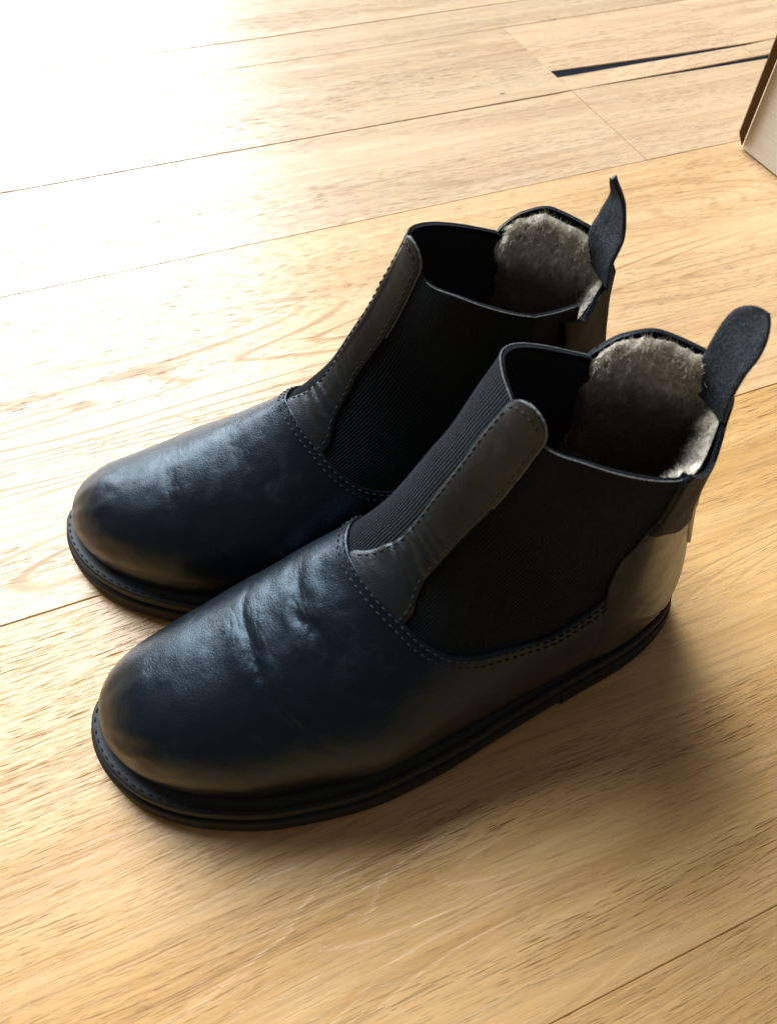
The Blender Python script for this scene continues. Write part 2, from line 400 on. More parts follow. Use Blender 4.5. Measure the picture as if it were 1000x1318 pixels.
    fz = mesh_from('gap_filler', [(A(J)+.001, A(1.72), -.0011), (A(2.6), A(1.70), -.0011), (A(2.6), A(1.83), -.0011), (A(J)+.001, A(1.85), -.0011), (A(.3), A(1.725), -.0011), (A(J)+.0009, A(1.725), -.0011), (A(J)+.0009, A(1.745), -.0011), (A(.3), A(1.745), -.0011)], [(0, 1, 2, 3), (4, 5, 6, 7)])
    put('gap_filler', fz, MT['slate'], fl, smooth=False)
    row(Y[4]*s_, Y[5]*s_, [-1.5, -.2, .9, 2.6], fig=.5, pale=.6)  # far rows paler: window glare put into the wood colour
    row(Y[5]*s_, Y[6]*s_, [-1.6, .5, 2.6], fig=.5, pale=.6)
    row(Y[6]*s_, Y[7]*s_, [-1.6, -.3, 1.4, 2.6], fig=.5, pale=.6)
    # small dark checks in the wood
    for (x, y, ln, wd, sl) in ((.3966, .6388, .0072, .0009, .10), (.1336, .9405, .004, .0012, .0), (-.053, .610, .0100, .0005, .12), (.30, .118, .002, .001, .1)):
        k = 9; V = []
        for i in range(k):
            t = -1+2*i/(k-1); w = wd*(1-t*t)+.00003; c = y+sl*t*ln*.5+.0003*math.sin(i*1.7)
            V += [(x+t*ln*.5, c-w/2, .00045), (x+t*ln*.5, c+w/2, .00045)]
        put('wood_check', mesh_from('wood_check', V, [(2*i, 2*i+2, 2*i+3, 2*i+1) for i in range(k-1)]), MT['sub'], fl, smooth=False)
    y = Y[7]*s_
    while y < 2.9:
        row(y, y+.25, [-2.4, -.4+rnd.uniform(-.3, .3), 1.1+rnd.uniform(-.3, .3), 2.8]); y += .25
    return fl
build_floor()

# ---------------------------------------------------------------- cardboard box
def card_material():
    m, nt, b = mat('cardboard')
    tc = nt.nodes.new('ShaderNodeTexCoord'); P = tc.outputs['Object']
    st = noise(nt, mapped(nt, P, (30, 30, 900)), 1, 3, .6); n = noise(nt, P, 40, 3)
    c = ramp(nt, st, [(.3, (.56, .48, .37)), (.7, (.64, .56, .45))])
    lk(nt, mixc(nt, mth(nt, 'MULTIPLY', n, .3), c, (.60, .52, .41)), b.inputs['Base Color'])
    b.inputs['Roughness'].default_value = .75; lk(nt, bump(nt, st, .0002, .3), b.inputs['Normal'])
    return m
MT['card'] = card_material()
MT['card_edge'] = plain('cardboard_raw_edge', (.13, .075, .035), .9, 500, .0004, .2)
def slab(pts, th, dirv):
    """thin board from a quad outline (4 pts) thickened along dirv"""
    a = [Vector(p) for p in pts]; d = Vector(dirv).normalized()*th
    V = a+[p+d for p in a]
    return V, [(0, 1, 2, 3), (7, 6, 5, 4), (0, 4, 5, 1), (1, 5, 6, 2), (2, 6, 7, 3), (3, 7, 4, 0)]
def build_box():
    s_ = .36; x0 = 1.519*s_; y1 = 1.356*s_; y0 = y1-.17; x1 = x0+.26; h = .13; t = .003; zb = .0012
    e = bpy.data.objects.new('cardboard_box', None); COL.objects.link(e); e.location = (x0, y0, zb)
    tag(e, 'beige cardboard box with a dark brown folded side flap, standing at the right edge', 'cardboard box')
    W_ = x1-x0; D_ = y1-y0
    def part(name, pts, th, dirv, mm):
        V, Fc = slab(pts, th, dirv); me = mesh_from(name, V, Fc)
        bm = bmesh.new(); bm.from_mesh(me); bmesh.ops.recalc_face_normals(bm, faces=bm.faces)
        bmesh.ops.bevel(bm, geom=bm.edges[:], offset=.0007, segments=2, affect='EDGES'); bm.to_mesh(me); bm.free()
        return put(name, me, mm, e, smooth=False)
    part('side_panel', [(0, 0, 0), (0, D_, 0), (0, D_, h), (0, 0, h)], t, (1, 0, 0), MT['card'])
    part('side_panel', [(W_-t, 0, 0), (W_-t, D_, 0), (W_-t, D_, h), (W_-t, 0, h)], t, (1, 0, 0), MT['card'])
    part('side_panel', [(t+.0003, 0, 0), (W_-t-.0003, 0, 0), (W_-t-.0003, 0, h), (t+.0003, 0, h)], t, (0, 1, 0), MT['card'])
    part('side_panel', [(t+.0003, D_-t, 0), (W_-t-.0003, D_-t, 0), (W_-t-.0003, D_-t, h), (t+.0003, D_-t, h)], t, (0, 1, 0), MT['card'])
    part('bottom_panel', [(t+.0003, t+.0003, 0), (W_-t-.0003, t+.0003, 0), (W_-t-.0003, D_-t-.0003, 0), (t+.0003, D_-t-.0003, 0)], t, (0, 0, 1), MT['card'])
    part('top_flap', [(0, 0, h+.0004), (W_, 0, h+.0004), (W_, D_/2-.001, h+.0004), (0, D_/2-.001, h+.0004)], t, (0, 0, 1), MT['card'])
    part('top_flap', [(0, D_/2+.001, h+.0004), (W_, D_/2+.001, h+.0004), (W_, D_, h+.0004), (0, D_, h+.0004)], t, (0, 0, 1), MT['card'])
    # dark flap folded round the far upright edge
    f = part('folded_flap', [(.001, D_+.0006, .001), (-.0075, D_+.0006, .014), (-.0085, D_+.0006, h), (.001, D_+.0006, h)], .0025, (0, 1, 0), MT['card_edge'])
    f['label'] = 'dark brown folded cardboard flap'
    return e
build_box()
# ---------------------------------------------------------------- boots
def surf_n(s, g, e=1e-3):
    P = surf(s, g)
    gs = np.where(np.abs(g) > 1-2*e, np.sign(g)*(1-2*e), g); gs = np.where(np.abs(gs) < 1e-9, 1e-9, gs)
    ds = surf(s+e, gs)-surf(np.maximum(s-e, 0), gs); dg = surf(s, gs+e)-surf(s, gs-e)
    n = np.cross(ds, dg); n /= np.linalg.norm(n, axis=-1, keepdims=True)+1e-12
    return P, n
# is the normal outward?  checked at the ridge: should point up
_p, _n = surf_n(np.array(6.0), np.array(-.3)); NS_SIGN = 1.0 if _n[2] > 0 else -1.0

E_TOP_G = [-.80, -.70, -.58, -.5, -.335, -.215, -.12, -.04, .1, .3, .5, .6, .66, .72]
E_TOP_S = [15.95, 16.0, 15.98, 15.88, 15.60, 15.30, 15.35, 15.6, 15.85, 15.88, 15.86, 15.80, 15.55, 15.3]
etop = pchip(E_TOP_G, E_TOP_S)
C_TOP_G = [-1, -.92, -.84, -.76, -.68, -.60, -.54, -.48]
C_TOP_S = [16.15, 16.12, 15.98, 15.80, 15.86, 16.06, 15.98, 15.8]
ctopN = pchip(C_TOP_G, C_TOP_S)
ctopF = pchip([.48, .54, .60, .66, .74, .84, .92, 1], [15.3, 15.55, 15.95, 16.3, 16.5, 16.5, 16.3, 16.15])
def ctop(g): return np.where(g < 0, ctopN(g), ctopF(g))
V_S = [7.94, 7.97, 8.04, 8.21, 8.35, 8.50, 8.86, 9.57, 10.6, 12.3, 13.3]
V_G = [0, .04, .085, .175, .235, .31, .40, .46, .505, .512, .512]
vgl = pchip(V_S, V_G)
C_S = [9.75, 10.05, 10.56, 11.69, 13.35, 14.65, 15.6, 16.3, 17]
C_G = [1.0, .78, .62, .53, .50, .535, .565, .55, .55]
cgl = pchip(C_S, C_G)

class Boot:
    def __init__(b, rear, seed): b.mir = False; b.rear = rear; b.seed = seed
    def fin(b, P):                      # boot cm -> object metres
        P = np.array(P, float).copy().reshape(-1, 3)
        if b.rear:                      # the farther boot is a worn twin: narrower, its shaft leaning a little
            x, y, z = P[:, 0].copy(), P[:, 1].copy(), P[:, 2].copy()
            h = np.clip((z-2)/14, 0, 1.4); f = np.clip((x-4)/8, 0, 1); h2 = np.clip((z-8)/8, 0, 1.5)
            y = y-.55*np.maximum(y+.2, 0)*np.clip((z-6)/5, 0, 1)*np.clip((22-x)/5, 0, 1)
            P[:, 0] = x*.997-.07*h*f-.35*h2
            P[:, 1] = y*.928+.27*h*f+.45*h2+.985*np.clip((14-x)/14, 0, 1)**2
            P[:, 2] = np.where(z > 2, 2+(z-2)*1.007*(1-.033*(1-f)), z)
        return P*.01
def grid_faces(ni, nj, base=0):
    i, j = np.meshgrid(np.arange(ni-1), np.arange(nj-1), indexing='ij'); a = base+i*nj+j
    return np.stack([a, a+nj, a+nj+1, a+1], -1).reshape(-1, 4)

def shell(boot, name, P, Nn, faces, parent, m, thick, merge=1e-4, uv=None, rim_mat=None, lip=.0):
    """outer surface P (cm, n x 3) with normals; boundary edges get a rim going inward by thick"""
    bm = bmesh.new()
    Q = boot.fin(P); Nw = Nn.reshape(-1, 3).copy()
    if boot.mir: Nw[:, 1] *= -1
    inner = Q-Nw*thick*.01
    lay = bm.verts.layers.float_vector.new('inn')
    uvl = bm.loops.layers.uv.new('UVMap') if uv is not None else None
    vs = [bm.verts.new(q) for q in Q]
    for v, q in zip(vs, inner): v[lay] = Vector(q)
    for f in faces:
        try: fc = bm.faces.new([vs[k] for k in f])
        except ValueError: continue
        if uvl:
            for lp, k in zip(fc.loops, f): lp[uvl].uv = uv[k]
    bmesh.ops.remove_doubles(bm, verts=bm.verts, dist=merge*.01*10)
    bmesh.ops.dissolve_degenerate(bm, edges=bm.edges, dist=1e-7)
    be = [e for e in bm.edges if e.is_boundary]
    nv = {}
    for e in be:
        for v in e.verts:
            if v not in nv: nv[v] = None
    for v in list(nv): nv[v] = bm.verts.new(v[lay])
    for e in be:
        lp = e.link_loops[0]; a, c = lp.vert, lp.link_loop_next.vert
        try:
            f = bm.faces.new([c, a, nv[a], nv[c]])
            if rim_mat: f.material_index = 1
        except ValueError: pass
    bmesh.ops.recalc_face_normals(bm, faces=bm.faces)
    me = bpy.data.meshes.new(name); bm.to_mesh(me); bm.free()
    me.materials.append(m)
    if rim_mat: me.materials.append(rim_mat)
    # orientation check with the known normals
    return put(name, me, None, parent)

def gauss(d, w): return np.exp(-(d/w)**2)
def vamp_disp(boot, s, g, P):
    """creases and dents, in cm, on the vamp"""
    d = .022*vnoise(P, .55, boot.seed)*np.clip(s/2, 0, 1)+.010*vnoise(P, 1.7, boot.seed+3)
    n1 = vnoise(P, 1.1, boot.seed+5); n2 = vnoise(P, 3.0, boot.seed+6)
    n3 = vnoise(P, .9, boot.seed+12)
    SG = np.stack([s*5.5+1.6*n1+.5*n2, g*4.0+.3*n2, 0*s+.5*n3], -1)
    r1 = 1-np.abs(vnoise(SG, 1.0, boot.seed+13))*2; r2 = 1-np.abs(vnoise(SG*np.array([1.9, 1.7, 1]), 1.0, boot.seed+14))*2
    for (sc, k, gl, gr, A, w, B, fw) in boot.creases:
        c = sc+k*g*g*4+.16*n1+.04*n2+.12*n3
        win = 1/(1+np.exp(-(g-gl)/.06))/(1+np.exp((g-gr)/.06))
        dd = s-c
        d = d-win*A*gauss(dd, w)*(.8+.35*n1)+win*B*(gauss(dd-2.4*w, 1.8*w)+gauss(dd+2.6*w, 2.0*w))
        d = d-win*gauss(dd, fw)*(.45 if boot.rear else .85)*(.026*np.clip(r1, 0, 1)**2+.015*np.clip(r2, 0, 1)**2)
    # toe box: soft radial pulls above the near side of the toe
    rad = np.sin(g*34+2*n1)*gauss(s-2.6, 1.4)*gauss(g+.15, .38)*.022
    return d+rad

def build_stitches(boot, parent, rows, name='stitching', m=None, length=.24, gap=.10, r=.034):
    """rows: list of (points (k,3), normals) polylines on the surface; lays thread segments"""
    V = []; Fc = []
    for pts, nr in rows:
        seg = np.linalg.norm(np.diff(pts, axis=0), axis=1); cum = np.concatenate([[0], np.cumsum(seg)])
        t = .05
        while t+length < cum[-1]:
            L0 = []
            for k, f in enumerate((0, .2, .5, .8, 1)):
                tt = t+length*f
                c = np.array([np.interp(tt, cum, pts[:, q]) for q in range(3)]); n = unit([np.interp(tt, cum, nr[:, q]) for q in range(3)])
                L0.append((c, n))
            dirv = unit(L0[-1][0]-L0[0][0])
            base = len(V)
            for k, (c, n) in enumerate(L0):
                sd = np.cross(n, dirv); lift = (-.8, .2, .5, .2, -.8)[k]; rr = (.55, 1, 1.1, 1, .55)[k]*r
                for q in range(6):
                    a = q*math.pi/3
                    V.append(c+n*r*lift+rr*(math.cos(a)*sd+math.sin(a)*n))
            for k in range(4):
                for q in range(6):
                    Fc.append((base+k*6+q, base+k*6+(q+1) % 6, base+(k+1)*6+(q+1) % 6, base+(k+1)*6+q))
            t += length+gap
    me = mesh_from(name, boot.fin(V), Fc)
    o = put(name, me, m or MT['thread'], parent); o['kind'] = 'stuff'
    return o

def on_surface(s, g, off):
    P, n = surf_n(s, g); n = n*NS_SIGN
    return P+n*off, n

def build_boot(rear, seed, loc, rot, label, creases, tabtwist):
    B = Boot(rear, seed); B.creases = creases
    e = bpy.data.objects.new('chelsea_boot', None); COL.objects.link(e)
    e.location = (loc[0]*.01, loc[1]*.01, .0005); e.rotation_euler = (0, 0, rot)
    tag(e, label, 'boot', 'pair of black chelsea boots')
    cg_ = (lambda s, sd: cgl(s)+(.13*np.clip((s-13.5)/2, 0, 1) if rear and sd < 0 else 0))
    # ---- vamp (wraps the toe and runs back under the elastic)
    s = np.concatenate([np.linspace(0, 1, 46)[:-1]**1.25, np.linspace(1, 4.8, 120)[:-1], np.linspace(4.8, 7.4, 190)[:-1], np.linspace(7.4, 7.9, 20)[:-1], np.linspace(7.9, 8.9, 60)[:-1], np.linspace(8.9, 12.9, 60)])
    def half(sd, nq=120):
        q = np.linspace(0, 1, nq)[None]; S_ = s[:, None]
        g0 = np.where(S_ <= V_S[0], 0, vgl(np.maximum(S_, V_S[0])))
        G = sd*(1-(1-g0)*(1-q)) if False else sd*(g0+(1-g0)*q)
        G = np.where(np.abs(G) < 1e-6, sd*1e-6, G)
        Sb = np.broadcast_to(S_, G.shape)
        P, n = on_surface(Sb, G, 0)
        # edge: leather thins slightly and turns down at the seam
        edge_d = (q*(1-g0)+0*S_)*14
        off = .12+vamp_disp(B, Sb, G, P)-.05*np.exp(-edge_d/.15)*(S_ > 7.93)
        # swells over the ledge at the sole
        return P+n*off[..., None], n
    nq = 120
    Pn, Nn = half(-1, nq); Pf, Nf = half(1, nq)
    ns_ = len(s)
    P = np.concatenate([Pn.reshape(-1, 3), Pf.reshape(-1, 3)]); Nrm = np.concatenate([Nn.reshape(-1, 3), Nf.reshape(-1, 3)])
    # weld the two halves exactly along the ridge
    sel = np.where(s <= 7.94)[0]
    for i in sel:
        a = i*nq; b_ = ns_*nq+i*nq
        mid_ = (P[a]+P[b_])/2; P[a] = mid_; P[b_] = mid_
    P[:nq] = P[0]*0+P[:nq]
    Fc = np.concatenate([grid_faces(ns_, nq), grid_faces(ns_, nq, ns_*nq)])
    shell(B, 'vamp', P, Nrm, Fc, e, MT['leather'], .16)
    # ---- elastic gussets
    for sd in (-1, 1):
        ni, nj = 110, 70
        gA, gB = (-.13, -.76 if rear else -.62) if sd < 0 else (-.13, .66)
        G = np.linspace(gA, gB, nj)[None]+np.zeros((ni, 1))
        v = np.linspace(0, 1, ni)[:, None]
        s0 = np.where(np.abs(G) < .02, 7.7, 7.7)+0*G
        # start below the vamp seam
        s0 = np.interp(np.abs(G), [0, .235, .31, .40, .46, .505, .7], [7.7, 8.0, 8.2, 8.5, 9.1, 10.0, 10.6])
        S_ = s0+(etop(G)-s0)*v
        P, n = on_surface(S_, G, 0)
        bul = -.05+.05*vnoise(P, .5, seed+20)+.03*np.exp(-((1-v)*60)/4)
        sag = -.14*np.exp(-((S_-11.5)/2.0)**2)*np.exp(-((np.abs(G)-.38)/.14)**2)
        # folds where the gusset bends at the ankle
        P2_ = P+n*(bul+sag)[..., None]
        uvx = np.cumsum(np.concatenate([[0], np.linalg.norm(np.diff(P2_[ni//2], axis=0), axis=1)]))[None]+np.zeros((ni, 1))
        uvy = np.cumsum(np.concatenate([[0], np.linalg.norm(np.diff(P2_[:, nj//2], axis=0), axis=1)]))[:, None]+np.zeros((1, nj))
        uv = np.stack([uvx, uvy], -1).reshape(-1, 2)
        shell(B, 'elastic_gusset', P2_, n, grid_faces(ni, nj), e, MT['elastic'], .20, uv=uv)
        # frayed pale edge thread along the top
        gg = np.linspace(gA+(-.085 if sd < 0 else .08), (gB+.02 if sd < 0 else .585), 160); ss = etop(gg)
        Pt, nt_ = on_surface(ss, gg, -.04)
        strand(B, e, Pt+np.array([0, 0, .012]), nt_, .022, 'edge_thread', MT['pale_thread'], fuzz=.03)
    # ---- heel counter with collar
    for part_ in ('heel_counter', 'collar_band'):
     if part_ == 'heel_counter': sc_ = np.concatenate([np.linspace(9.76, 12.2, 60)[:-1], np.linspace(12.2, 16, 91)])
     else: sc_ = np.linspace(14.75, 16.03, 46)
     nj = 64; ni = len(sc_); allP = []; allN = []; fc = []
     for h_, sd in enumerate((-1, 1)):
         q = np.linspace(0, 1, nj)[None]; S0 = sc_[:, None]
         gl = cg_(S0, sd)
         G = sd*(gl+(1-gl)*q)
         tp = ctop(G); fr = np.clip((S0-14)/2, 0, 1)
         S_ = np.where(S0 > 14, 14+(tp-14)*fr, S0)
         P, n = on_surface(S_, G, 0)
         roll = .30*np.exp(-((S_-tp)/.35)**2)*np.clip((np.abs(G)-.55)/.1, 0, 1)    # collar rolls outward
         nz = .05*vnoise(P, .9, seed+31)
         wav = .12*np.sin(np.abs(G)*26+1)*np.clip((S_-14.8)/1.2, 0, 1)
         off = (.17 if part_ == 'heel_counter' else .23)+nz+wav*.6+roll*.15-.05*np.exp(-q*(1-gl)*14/.15)
         allP.append((P+n*off[..., None]).reshape(-1, 3)); allN.append(n.reshape(-1, 3)); fc.append(grid_faces(ni, nj, h_*ni*nj))
     allP = np.concatenate(allP); allN = np.concatenate(allN)
     for i in range(ni):
         if sc_[i] >= 12:
             a = i*nj+nj-1; b_ = ni*nj+a; mm = (allP[a]+allP[b_])/2; allP[a] = mm; allP[b_] = mm
     shell(B, part_, allP, allN, np.concatenate(fc), e, MT['leather'] if part_ == 'heel_counter' else MT['band'], .17 if part_ == 'heel_counter' else .20)
    # ---- front strap
    ni, nj = 150, 40
    lf = pchip([7.7, 8.0, 8.3, 8.7, 9.4, 11, 13, 15, 16.1], [.03, .015, -.02, -.05, -.075, -.066, -.058, -.052, -.05])
    rt = pchip([7.7, 8.3, 8.6, 8.9, 9.3, 10.8, 13, 14.6, 16.1], [-.25, -.25, -.245, -.222, -.205, -.198, -.205, -.213, -.21])
    u = np.linspace(-1, 1, nj)[None]; v = np.linspace(0, 1, ni)[:, None]
    send = 16.05-.75*(1-np.sqrt(np.clip(1-u**2*.995, 0, 1)))
    S_ = 7.75+(send-7.75)*v
    gc = (lf(S_)+rt(S_))/2; hw = (lf(S_)-rt(S_))/2
    G = gc-hw*u+(.035 if rear else 0)*np.clip((S_-8.5)/2, 0, 1)
    P, n = on_surface(S_, G, 0)
    k9 = np.exp(-((S_-9.3)/.8)**2)
    cr = .03*k9*np.sin(S_*16+3*vnoise(P, 1.2, seed+40))+.02*vnoise(P, 1.3, seed+41)+.010*vnoise(P, 4., seed+42)*k9
    dome = .10*(1-u**2)+.16*np.clip((S_-15)/1.2, 0, 1)*(1-u**2)
    base_off = np.interp(S_, [7.7, 8.1, 8.8], [-.02, .03, .10])
    edge_r = -.05*np.exp(-(1-np.abs(u))*1.1/.08)
    off = base_off+dome+cr+edge_r
    Ps = P+n*off[..., None]
    shell(B, 'front_strap', Ps, n, grid_faces(ni, nj), e, MT['strap_leather'], .20)
    # pale raw edge of the strap tip
    jr = np.arange(nj)
    edge = np.concatenate([Ps[95:, nj-1], Ps[ni-1, ::-1][1:24]]); en = np.concatenate([n[95:, nj-1], n[ni-1, ::-1][1:24]])
    strand(B, e, edge-en*.07, en, .045, 'raw_edge', MT['pale_thread'], fuzz=.09)
    # ---- stitch rows
    rows = []
    iu = [3, nj-4]
    for k in iu: rows.append((Ps[6:-5, k], n[6:-5, k]))
    arc = Ps[-6, 3:-3]; rows.append((arc, n[-6, 3:-3]))
    for dist in (.16, .44):
        for sd in (-1, 1):
            ss = np.concatenate([np.linspace(7.9, 8.9, 90)[:-1], np.linspace(8.9, 12.4, 90)])
            g0 = np.where(ss <= V_S[0], 0, vgl(np.maximum(ss, V_S[0])))
            Pe, ne = on_surface(ss, sd*np.maximum(g0, 1e-4), .125)
            Pi, _ = on_surface(ss-.12, sd*np.minimum(g0+.02, .99), .125)
            tang = np.gradient(Pe, axis=0); tang /= np.linalg.norm(tang, axis=1, keepdims=True)+1e-9
            inw = np.cross(tang, ne); sg = np.sign(((Pi-Pe)*inw).sum(1))[:, None]; inw = inw*sg
            # snap the offset curve back on the vamp's surface
            g2 = sd*g0.copy(); s2 = ss.copy()
            tgt = Pe+inw*dist
            for _ in range(14):
                p0, _n0 = on_surface(s2, g2, .125); a = 1e-3
                ps, _ = on_surface(s2+a, g2, .125); pg, _ = on_surface(s2, g2+a, .125)
                Js = (ps-p0)/a; Jg = (pg-p0)/a; r_ = tgt-p0
                A11 = (Js*Js).sum(1); A12 = (Js*Jg).sum(1); A22 = (Jg*Jg).sum(1); b1 = (Js*r_).sum(1); b2 = (Jg*r_).sum(1)
                det = A11*A22-A12**2+1e-9
                s2 = s2+np.clip((A22*b1-A12*b2)/det, -.2, .2); g2 = g2+np.clip((A11*b2-A12*b1)/det, -.03, .03)
            p3, n3 = on_surface(s2, g2, .125)
            p3 = p3+n3*vamp_disp(B, s2, g2, p3)[:, None]
            # keep an ordered, smooth run
            rows.append((p3[4:], n3[4:]))
    build_stitches(B, e, rows)
    # ---- lining
    build_lining(B, e, seed)
    # ---- back strip, tan tape, pull tab
    ss = np.linspace(12.9, 16.0, 60)[:, None]; uu = np.linspace(-1, 1, 13)[None]
    def backstrip(name, halfw, off0, m, s0, s1, yoff=0, th=.14, offs=lambda t: 0):
        ss = np.linspace(s0, s1, 60); Pb, _ = on_surface(ss, np.full_like(ss, -.999), 0)
        V = []; Nn = []
        tg = np.gradient(Pb, axis=0); tg /= np.linalg.norm(tg, axis=1, keepdims=True)
        outw = np.cross(tg, np.array([0, 1., 0])); outw *= np.sign(outw[:, :1]+1e-9)
        for k in range(60):
            for w in np.linspace(-1, 1, 13):
                V.append(Pb[k]+outw[k]*(off0+offs(k/59)-.10*w*w)+np.array([0, yoff+w*halfw, 0])); Nn.append(outw[k])
        return shell(B, name, np.array(V), np.array(Nn), grid_faces(60, 13), e, m, th)
    backstrip('back_strip', .45, .24, MT['leather'], 12.9, 16.0, 0, .14)
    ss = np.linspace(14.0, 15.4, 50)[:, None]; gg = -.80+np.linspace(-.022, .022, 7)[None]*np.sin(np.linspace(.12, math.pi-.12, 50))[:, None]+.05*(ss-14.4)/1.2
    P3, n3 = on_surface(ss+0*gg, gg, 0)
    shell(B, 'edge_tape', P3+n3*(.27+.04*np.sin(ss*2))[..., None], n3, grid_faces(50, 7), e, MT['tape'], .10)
    build_pull_tab(B, e, tabtwist)
    build_sole(B, e)
    return e

def strand(B, parent, pts, nr, r, name, m, fuzz=0):
    """a thin thread laid along pts with little fibres sticking off"""
    V = []; Fc = []; k = len(pts)
    tg = np.gradient(pts, axis=0); tg /= np.linalg.norm(tg, axis=1, keepdims=True)+1e-9
    rr = random.Random(len(pts))
    for i in range(k):
        sd = np.cross(nr[i], tg[i]); sd /= np.linalg.norm(sd)+1e-9; j = r*(.75+.5*rr.random())
        for q in range(5):
            a = q*2*math.pi/5
            V.append(pts[i]+j*(math.cos(a)*sd+math.sin(a)*nr[i]))
    for i in range(k-1):
        for q in range(5): Fc.append((i*5+q, i*5+(q+1) % 5, (i+1)*5+(q+1) % 5, (i+1)*5+q))
    if fuzz:
        for _ in range(k*3):
            i = rr.randrange(k-1); p = pts[i]+(pts[i+1]-pts[i])*rr.random()
            d = np.array([rr.gauss(0, 1), rr.gauss(0, 1), rr.gauss(0, 1)]); d = unit(d)*fuzz*rr.uniform(.5, 1.6)+nr[i]*0
            w = unit(np.cross(d, tg[i]+.01))*.006; b_ = len(V)
            V += [p-w, p+w, p+d]; Fc.append((b_, b_+1, b_+2))
    me = mesh_from(name, B.fin(V), Fc); return put(name, me, m, parent)

def build_lining(B, e, seed):
    # thin knit cloth all round
    ni, nj = 90, 150
    S0 = np.linspace(0, 1, ni)[:, None]; G = np.linspace(-.9995, .9995, nj)[None]
    tp = np.where(np.abs(G) > .60, ctop(G)-.25, etop(np.clip(G, -.7, .7))-.12)
    S_ = 8.6+(tp-8.6)*S0
    P, n = on_surface(S_, G+0*S0, 0)
    Pl = P+n*(-.20-.35*(1-np.clip((S_-11)/2., 0, 1)))[..., None]
    put('inner_lining', mesh_from('inner_lining', B.fin(Pl), grid_faces(ni, nj)), MT['inner'], e)
    # shearling along the back, thick and rolled at the rim
    ni, nj = 150, 190
    S0 = np.linspace(0, 1, ni)[:, None]; a = np.linspace(-.52, .52, nj)[None]     # distance from the back
    G = np.sign(a+1e-9)*(1-np.abs(a)); G = np.where(a < 0, -(1+a), 1-a); G = np.clip(G, -.9995, .9995)+0*S0
    tp = np.where(np.abs(G) > .58, ctop(np.where(np.abs(G) > .55, G, np.sign(G)*.55))-.04, etop(np.clip(G, -.7, .7))-.12)
    S_ = 12.3+(tp-12.3)*S0
    P, n = on_surface(S_, G, 0)
    lump = .5*vnoise(P, 1.5, seed+50)+.4*vnoise(P, 3.4, seed+51)+.25*vnoise(P, 8, seed+52)+.22*vnoise(P, 14, seed+53)+.14*vnoise(P, 26, seed+56)
    bnd = .595-.06*np.clip((16-S_)/3, 0, 1)+.028*vnoise(P, 1.4, seed+54)+(.06 if B.rear else 0)*(G < 0)+.008*vnoise(P, 5, seed+55)
    k = np.clip((np.abs(G)-bnd)/.035, 0, 1); k = k*k*(3-2*k)
    dd = (1-S0)*ni/ni*(tp-12.3)*1.15                       # cm below the rim, roughly
    roll = np.sqrt(np.clip(1-(1-np.clip(dd/.55, 0, 1))**2, 0, 1))   # rounded shoulder at the rim
    nearw = 1+.45*np.clip((-G-.5)/.2, 0, 1)*(G < 0)
    body = np.where(dd > .9, 1-.35*np.clip((dd-.9)/2.0, 0, 1), 1)
    off = -.06-.17*(1-np.clip((np.abs(G)-.60)/.06, 0, 1)*np.clip((S_-14.6)/.8, 0, 1))-k*(.04+(.36+.42*(nearw-1)+.24*lump)*roll*body)-.30*(1-np.clip((S_-11)/2., 0, 1))
    Pl = P+n*off[..., None]
    Pl[..., 2] += k*((-.08 if B.rear else .02)+.14*lump)*np.exp(-(dd/.5)**2)
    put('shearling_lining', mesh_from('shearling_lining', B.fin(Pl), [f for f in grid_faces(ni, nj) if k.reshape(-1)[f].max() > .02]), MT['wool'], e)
    cb = np.where(k > .5, 1, 0)
    # loose wool fibres
    V = []; Fh = []; rr = random.Random(seed)
    Pn = Pl.reshape(-1, 3); nn = n.reshape(-1, 3); cnt = 0
    kk_ = k; cand = [q_ for q_ in range(ni*nj) if cb[q_//nj, q_ % nj] and (q_//nj) > ni*.45]
    for _ in range(30000):
        k = cand[rr.randrange(len(cand))]
        i = k//nj
        if rr.random() > (i/ni)**.8: continue
        p = Pn[k]+np.array([rr.uniform(-.05, .05) for _ in range(3)])
        up = .55 if i > ni*.93 else .15
        d = unit(-nn[k]*rr.uniform(.2, 1)+np.array([rr.gauss(0, .5), rr.gauss(0, .5), rr.gauss(0, .5)+up]))
        ln = rr.uniform(.10, .36); w = unit(np.cross(d, [rr.random(), rr.random(), 1]))*.008
        c = unit(np.array([rr.gauss(0, 1), rr.gauss(0, 1), rr.gauss(0, 1)]))*ln*.35
        m1 = p+d*ln*.5+c*.5; m2 = p+d*ln+c; b_ = len(V)
        V += [p-w, p+w, m1-w*.8, m1+w*.8, m2]; Fh += [(b_, b_+1, b_+3, b_+2), (b_+2, b_+3, b_+4)]
    me = mesh_from('wool_fibres', B.fin(V), Fh); o = put('wool_fibres', me, MT['wool'], e); o['kind'] = 'stuff'

